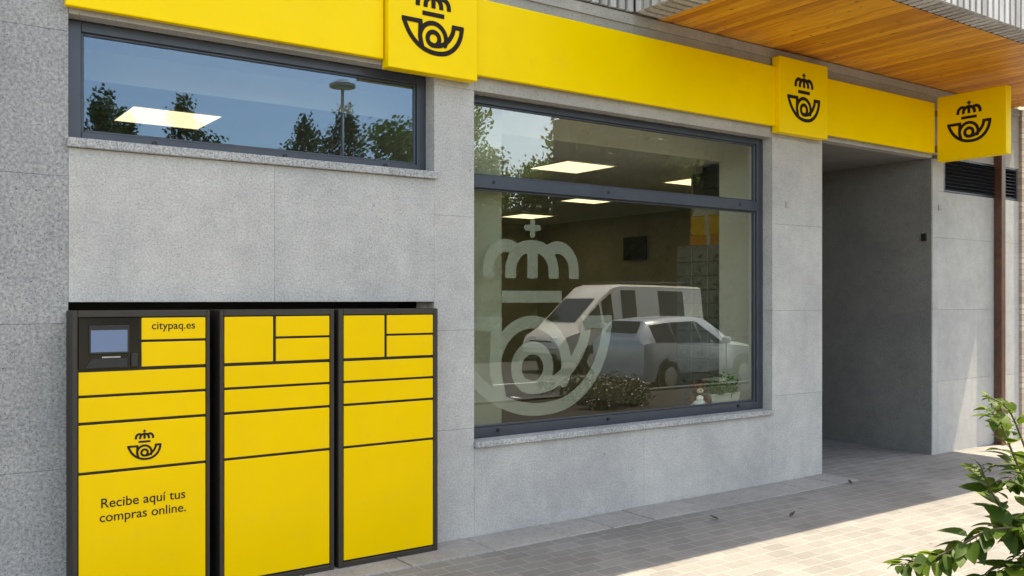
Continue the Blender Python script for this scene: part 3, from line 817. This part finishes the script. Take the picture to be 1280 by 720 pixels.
for key, (pts, rad, s0, nl, L) in br.items():
    P = [Vector(p) for p in smooth3(pts)]
    m = MB(); n = len(P); nl = int(nl * NL); L = L * LS; m.tube(P, [rad * (1 - .85 * k / (n-1)) + .0008 for k in range(n)], 7); m.build('stem', M['twig'], sh, True)
    for k in range(nl):
        s = s0 + (1 - s0) * (k + .5) / nl
        p, d = on(P, min(.999, s))
        side = d.cross(Vector((0, 0, 1))); 
        if side.length < .1: side = Vector((1, 0, 0))
        side.normalize()
        ang = (k % 2) * math.pi + random.uniform(-.7, .7)
        up2 = side.cross(d).normalized()
        o = side * math.cos(ang) + up2 * math.sin(ang) * .8
        dr = (o + d * random.uniform(.3, .9) + Vector((0, 0, random.uniform(-.5, .25)))).normalized()
        ll = L * random.uniform(.65, 1.15) * (1 - (.35 if key == 'B' else .6) * max(0, (s - .72) / .28))
        pet = p + dr * .012
        lm.tube((p, pet), .0012, 4)
        leaf(lm.bm, pet, dr, (Vector((random.gauss(0,.35), random.gauss(0,.35), 1))).normalized(), ll, ll * random.uniform(.48, .62), random.uniform(.1, .45), random.uniform(.1, .35), 8)
lm.build('foliage', M['leaf_shrub'], sh, True, False)

# fallen leaves on the shaded paving
GF = 'fallen leaves on the shaded paving'
for x, y, z_, lab in ((6.95, -.42, 50, 'curled dark dead leaf on the paving in front of the passage corner'),
                      (5.05, -.62, 120, 'curled dark dead leaf on the shaded paving below the big window'),
                      (5.55, -.86, 10, 'tiny dead leaf on the shaded paving nearest the sunlit edge')):
    m = MB(); leaf(m.bm, Vector((0,0,0)), Vector((1,0,.12)), Vector((0,0,1)), .075, .03, -.25, .6, 6)
    o = m.build('fallen_leaf', M['dead_leaf'], None, True, False); o.location = (x, y, .006); o.rotation_euler = (0, 0, R(z_))
    tag(o, lab, 'dead leaf', GF)

# ------------------------------------------------------------------ across the street (seen in the panes)
def crown_mesh(name, mat, n, blobs, size):
    bm = bmesh.new()
    for k in range(n):
        c, r, sc = random.choices(blobs, weights=[b[1] ** 2 for b in blobs])[0]
        v = Vector((random.gauss(0,1), random.gauss(0,1), random.gauss(0,1))).normalized() * r * (random.random() ** .45) * random.choice((.9, 1, 1, 1.1, 1.3))
        p = Vector(c) + Vector((v.x*sc[0], v.y*sc[1], v.z*sc[2]))
        a = Vector((random.gauss(0,1), random.gauss(0,1), random.gauss(0,1))).normalized()
        b = a.orthogonal().normalized(); c2 = a.cross(b); s = size * random.uniform(.6, 1.3)
        vs = [bm.verts.new(p + q) for q in (b*s, c2*s*.55, -b*s, -c2*s*.55)]
        bm.faces.new(vs)
    me = bpy.data.meshes.new(name); bm.to_mesh(me); bm.free(); me.materials.append(mat); return me
def trunk_mesh(h, r, limbs):
    m = MB(); m.tube(((0,0,-.2), (.05,.02,h*.35), (.0,-.05,h*.7), (.1,0,h)), [r*1.2, r, r*.7, r*.2], 10)
    for k in range(limbs):
        z = h * (.35 + .5 * k / limbs); a = k * 2.4
        m.tube(((0,0,z), (math.cos(a)*h*.12, math.sin(a)*h*.12, z + h*.12), (math.cos(a)*h*.24, math.sin(a)*h*.24, z + h*.18)), [r*.45, r*.3, r*.1], 6)
    bmesh.ops.recalc_face_normals(m.bm, faces=m.bm.faces)
    me = bpy.data.meshes.new('trunk'); m.bm.to_mesh(me); m.bm.free(); me.materials.append(M['bark']); return me
random.seed(99)
bl = [((random.gauss(0, 1.5), random.gauss(0, 1.5), 6.0 + random.gauss(0, 1.5)), random.uniform(1.0, 1.9), (1, 1, .85)) for k in range(16)]
BR = (crown_mesh('crown', M['leaf_tree'], 26000, bl, .12), trunk_mesh(6.5, .22, 6))
bl = [((random.gauss(0, .25 + .045*k), random.gauss(0, .25 + .045*k), 11.6 - k*.36), random.uniform(.35, .75) + .022*k, (1, 1, 1.6)) for k in range(27)]
PO = (crown_mesh('crown', M['leaf_poplar'], 15000, bl, .12), trunk_mesh(10.5, .2, 4))
def tree(kind, x, y, z, s, rz, name, label, group):
    t = empty(name, (x, y, z), label, 'tree', group, rz); t.scale = (s, s, s)
    link('crown', kind[0], t); link('trunk', kind[1], t); return t
GT = 'trees across the street'
for x, y, s, rz, lab in ((22.0, -41.5, 1.07, 0, 'tall dark poplar across the street, beside the tall street lamp'),
                         (20.0, -43.0, 1.02, 1, 'shorter dark poplar leaning next to the tall poplar'),
                         (10.4, -48.5, 1.12, 2, 'dark poplar farthest to the left across the street'),
                         (12.2, -49.6, 1.06, 5, 'shorter dark poplar between two taller ones on the far left'),
                         (14.4, -46.6, 1.10, 3.2, 'dark poplar behind the ceiling light reflection across the street')):
    tree(PO, x, y, -.55, s, rz, 'poplar_tree', lab, GT)
for x, y, s, rz, lab in ((21.2, -31.0, .98, 0, 'broad green tree across the street reflected at the end of the narrow window'),
                         (22.2, -26.5, .74, 2, 'lower broad green tree across the street left of the van'),
                         (27.4, -22.5, 1.02, 1, 'broad green tree across the street behind the white van'),
                         (28.5, -24.0, 1.25, 2.2, 'tall broad green tree across the street right of the van'),
                         (34.0, -26.0, 1.35, 3.1, 'large broad green tree across the street further along behind the hedge'),
                         (40.0, -28.0, 1.4, 4.5, 'large broad green tree farthest along the street')):
    tree(BR, x, y, -.55, s, rz, 'broadleaf_tree', lab, GT)
t = empty('street_lamp', (15.0, -27.0, -.55), 'tall street lamp with a flat disc head across the street', 'street lamp')
m = MB(); m.tube(((0,0,0), (0,0,10.3)), [.10, .06], 10); m.build('pole', M['lamp_post'], t, True)
m = MB(); m.tube(((0,0,10.28), (0,0,10.35), (0,0,10.45), (0,0,10.65)), [.1, .50, .50, .12], 24); m.build('lamp_head', M['lamp_post'], t, True, angle=40)

GH = 'evergreen hedges along the far side of the street'
def hedge(x, w, h, n, label):
    t = empty('tall_hedge', (x, -20.4, -.55), label, 'hedge', GH)
    bm = bmesh.new()
    for k in range(n):
        px_, pz = random.uniform(-w/2, w/2), h * random.random() ** .8
        py_ = math.copysign(.8 * random.random() ** .3, random.random() - .5)
        a = Vector((random.gauss(0,1), random.gauss(0,1), random.gauss(0,1))).normalized(); b = a.orthogonal().normalized(); c2 = a.cross(b); q = random.uniform(.10, .2)
        p = Vector((px_, py_, pz + .25 * math.sin(px_ * 1.7) + .15 * math.sin(px_ * 4.1)))
        bm.faces.new([bm.verts.new(p + v) for v in (b*q, c2*q*.6, -b*q, -c2*q*.6)])
    me = bpy.data.meshes.new('foliage'); bm.to_mesh(me); bm.free(); me.materials.append(M['leaf_hedge']); link('foliage', me, t)
    m = MB(); m.box(-w/2, w/2, -.45, .45, 0, h - .5); m.build('inner_twigs', M['soil'], t)
hedge(15.4, 9.6, 5.4, 8000, 'lower dark evergreen hedge across the street left of the van')
hedge(42, 43, 9.2, 24000, 'tall dark evergreen hedge across the street behind the van and the car')

# vehicles
def vehicle(name, label, cat, st, side_win, wheels, wr, body, loc, rz, front_glass=None, rear_glass=None):
    t = empty(name, loc, label, cat, None, rz)
    rings = []
    for x, zb, zm, zr, wb_, wm, wr_ in st:
        rings.append([(x, -wb_, zb), (x, -wm, zb + .18), (x, -wm, zm), (x, -wr_, zr - .05), (x, -wr_ + .12, zr), (x, wr_ - .12, zr), (x, wr_, zr - .05), (x, wm, zm), (x, wm, zb + .18), (x, wb_, zb)])
    m = MB(); m.loft(rings); m.build('body', body, t, True, True, 38)
    def at(x):
        for a, b in zip(st, st[1:]):
            if a[0] <= x <= b[0]:
                f = (x - a[0]) / (b[0] - a[0]); return [a[k] + (b[k] - a[k]) * f for k in range(7)]
    for x0, x1 in side_win:
        for s in (-1, 1):
            a, b = at(x0), at(x1)
            q = []
            for v, fz in ((a, .03), (b, .03), (b, .90), (a, .90)):
                zm, zr = v[2], v[3] - .05; yy = v[5] + (v[6] - v[5]) * fz
                q.append((v[0], s * (yy + .006), zm + (zr - zm) * fz))
            m = MB(); m.prism(q, (0, s * .006, 0)); m.build('side_window', M['car_glass'], t)
    for nm, gl in (('windscreen', front_glass), ('rear_window', rear_glass)):
        if gl:
            (xa, xb), off = gl
            a, b = at(xa), at(xb); q = [(a[0], -a[6] + .16, a[3] ), (a[0], a[6] - .16, a[3]), (b[0], b[6] - .16, b[3]), (b[0], -b[6] + .16, b[3])]
            m = MB(); m.prism([Vector(p) + Vector(off) for p in q], Vector(off) * .3); m.build(nm, M['car_glass'], t)
    hw_ = max(s[5] for s in st)
    for x in wheels:
        for s in (-1, 1):
            m = MB(); m.tube(((x, s*(hw_ - .22), wr), (x, s*(hw_ - .004), wr)), wr * 1.26, 28); m.build('wheel_arch', M['car_black'], t)
            m = MB(); m.tube(((x, s*(hw_ - .21), wr), (x, s*(hw_ + .0), wr), (x, s*(hw_ + .012), wr)), [wr, wr, wr*.93], 28); w = m.build('wheel', M['tyre'], t, True, angle=40)
            m = MB(); m.tube(((x, s*(hw_ - .0), wr), (x, s*(hw_ + .018), wr)), wr * .62, 20); m.build('rim', M['steel'], w)
    for s in (-1, 1):
        m = MB(); xf = wheels[1] + .35 if False else None
    return t
# stations: x, z bottom, z belt, z roof, half widths bottom / belt / roof
suv = vehicle('parked_car', 'silver crossover car parked along the kerb, reflected in the big window', 'car',
    [(-2.18,.42,.90,.96,.70,.78,.70), (-2.14,.30,1.04,1.12,.80,.87,.76), (-2.05,.26,1.07,1.26,.84,.90,.70), (-1.82,.24,1.08,1.54,.86,.91,.63), (-1.1,.24,1.06,1.60,.87,.92,.61), (-.3,.24,1.04,1.63,.87,.92,.62), (.2,.24,1.02,1.60,.87,.92,.61), (.62,.24,1.0,1.40,.87,.91,.62), (1.02,.24,.97,1.06,.86,.90,.74), (1.5,.24,.93,1.00,.85,.89,.76), (1.95,.26,.86,.93,.80,.84,.72), (2.12,.30,.72,.80,.70,.76,.66), (2.2,.42,.60,.66,.55,.62,.55)],
    [(-1.78,-1.12), (-1.09,-.25), (-.21,.60)], (-1.32, 1.32), .34, M['car_silver'], (14.8, -9.5, -.40), 0,
    ((.22, .98), (.012, 0, .012)), ((-2.04, -1.84), (-.012, 0, .012)))
suv.scale = (.90, .95, 1.0); suv.location.x = 15.35
def extras(t, xf, xr, hw_, zh, zt, mx, mz, zhand, hx):
    for s in (-1, 1):
        m = MB(); m.box(xf - .22, xf, s*hw_*.5 - .16, s*hw_*.5 + .16, zh, zh + .14, .03, 2); m.build('headlight', M['lamp_lens'], t)
        m = MB(); m.box(xr, xr + .10, s*hw_*.72 - .12, s*hw_*.72 + .12, zt, zt + .16, .02, 2); m.build('tail_light', M['lamp_red'], t)
        m = MB(); m.box(mx - .07, mx + .07, s*(hw_ + .11) - .10, s*(hw_ + .11) + .10, mz, mz + .15, .04, 2); m.build('wing_mirror', M['car_silver'], t)
        for x in hx:
            m = MB(); m.box(x, x + .18, s*(hw_ + .012) - .012, s*(hw_ + .012) + .012, zhand, zhand + .03, .006); m.build('door_handle', M['steel'], t)
    m = MB(); m.box(xr - .005, xr + .02, -.25, .25, zt - .30, zt - .19); m.build('number_plate', M['paint_white'], t)
extras(suv, 2.12, -2.17, .90, .66, .80, .55, 1.02, .92, (-1.0, -.1))
for s in (-1, 1):
    m = MB(); m.box(-1.55, 1.55, s*.905 - .012, s*.905 + .012, .26, .44, .01); m.build('side_trim', M['car_black'], suv)
def seams(t, hw_, xs, z0, z1):
    m = MB()
    for s in (-1, 1):
        for x in xs: m.box(x - .007, x + .007, s*hw_ - .006, s*hw_ + .006, z0, z1)
    m.build('door_gap', M['car_black'], t)
seams(suv, .914, (-1.09, -.22, .66), .45, 1.03)
van = vehicle('parked_van', 'white camper van with sloping windscreen parked across the street, reflected in the window', 'van',
    [(-2.75,.45,1.15,2.30,.85,.95,.80), (-2.70,.35,1.25,2.38,.90,.98,.84), (-1.0,.32,1.28,2.42,.92,1.0,.85), (.55,.32,1.28,2.43,.92,1.0,.85), (.85,.32,1.28,2.36,.92,1.0,.82), (1.25,.32,1.26,2.05,.92,1.0,.80), (2.02,.32,1.15,1.38,.92,.98,.82), (2.12,.32,1.12,1.27,.91,.97,.82), (2.5,.34,1.0,1.12,.86,.92,.74), (2.66,.40,.80,.90,.76,.84,.68), (2.74,.5,.66,.74,.65,.74,.60)],
    [(.0, .54), (.88, 1.22), (1.30, 1.90), (-1.9, -.9)], (-1.65, 1.65), .35, M['car_white'], (17.7, -14.4, -.40), math.pi,
    ((1.28, 2.0), (.012, 0, .012)), None)
m = MB()
for k in range(4): m.box(2.60, 2.72 - k*.012, -.48, .48, .62 + k*.075, .665 + k*.075, .01)
m.build('grille', M['car_black'], van)
m = MB(); m.box(2.55, 2.76, -.72, .72, .36, .56, .03, 2); m.build('bumper', M['car_black'], van)
extras(van, 2.62, -2.74, .98, .86, .95, 1.35, 1.22, 1.05, (.2,))
m = MB()
for s in (-1, 1): m.tube(((-2.2, s*.62, 2.50), (.4, s*.62, 2.50)), .02, 8)
for x in (-2.1, -1.2, -.3, .35): m.tube(((x, -.62, 2.50), (x, .62, 2.50)), .016, 8); m.box(x-.02, x+.02, -.62, -.58, 2.40, 2.5); m.box(x-.02, x+.02, .58, .62, 2.40, 2.5)
m.build('roof_rack', M['car_black'], van)

# flowering shrubs of the bed
random.seed(77)
bl = [((random.gauss(0, .28), random.gauss(0, .22), .28 + random.gauss(0, .08)), random.uniform(.2, .32), (1, 1, .8)) for k in range(9)]
BC = crown_mesh('foliage', M['leaf_bed'], 1500, bl, .035); BF = crown_mesh('flower', M['flower'], 700, [(c, r*1.12, s) for c, r, s in bl], .022)
m = MB()
for k in range(7):
    a = k * .9; m.tube(((0,0,-.05), (math.cos(a)*.08, math.sin(a)*.08, .2), (math.cos(a)*.2, math.sin(a)*.18, .42)), [.012, .008, .003], 5)
bmesh.ops.recalc_face_normals(m.bm, faces=m.bm.faces)
BT = bpy.data.meshes.new('stem'); m.bm.to_mesh(BT); m.bm.free(); BT.materials.append(M['twig'])
k = 0
for row, y in enumerate((-4.5, -5.2)):
    for q in range(2):
        x = 8.45 + row * .3 + q * .5 + random.uniform(-.15, .15)
        t = empty('flowering_shrub', (x, y + random.uniform(-.12, .12), .06), 'low dark shrub dotted with pale flowers in the pavement bed', 'shrub', 'low flowering shrubs filling the bed', random.uniform(0, 6))
        s = random.uniform(.65, .85); t.scale = (s, s, s)
        link('foliage', BC, t); link('flower', BF, t); link('stem', BT, t)
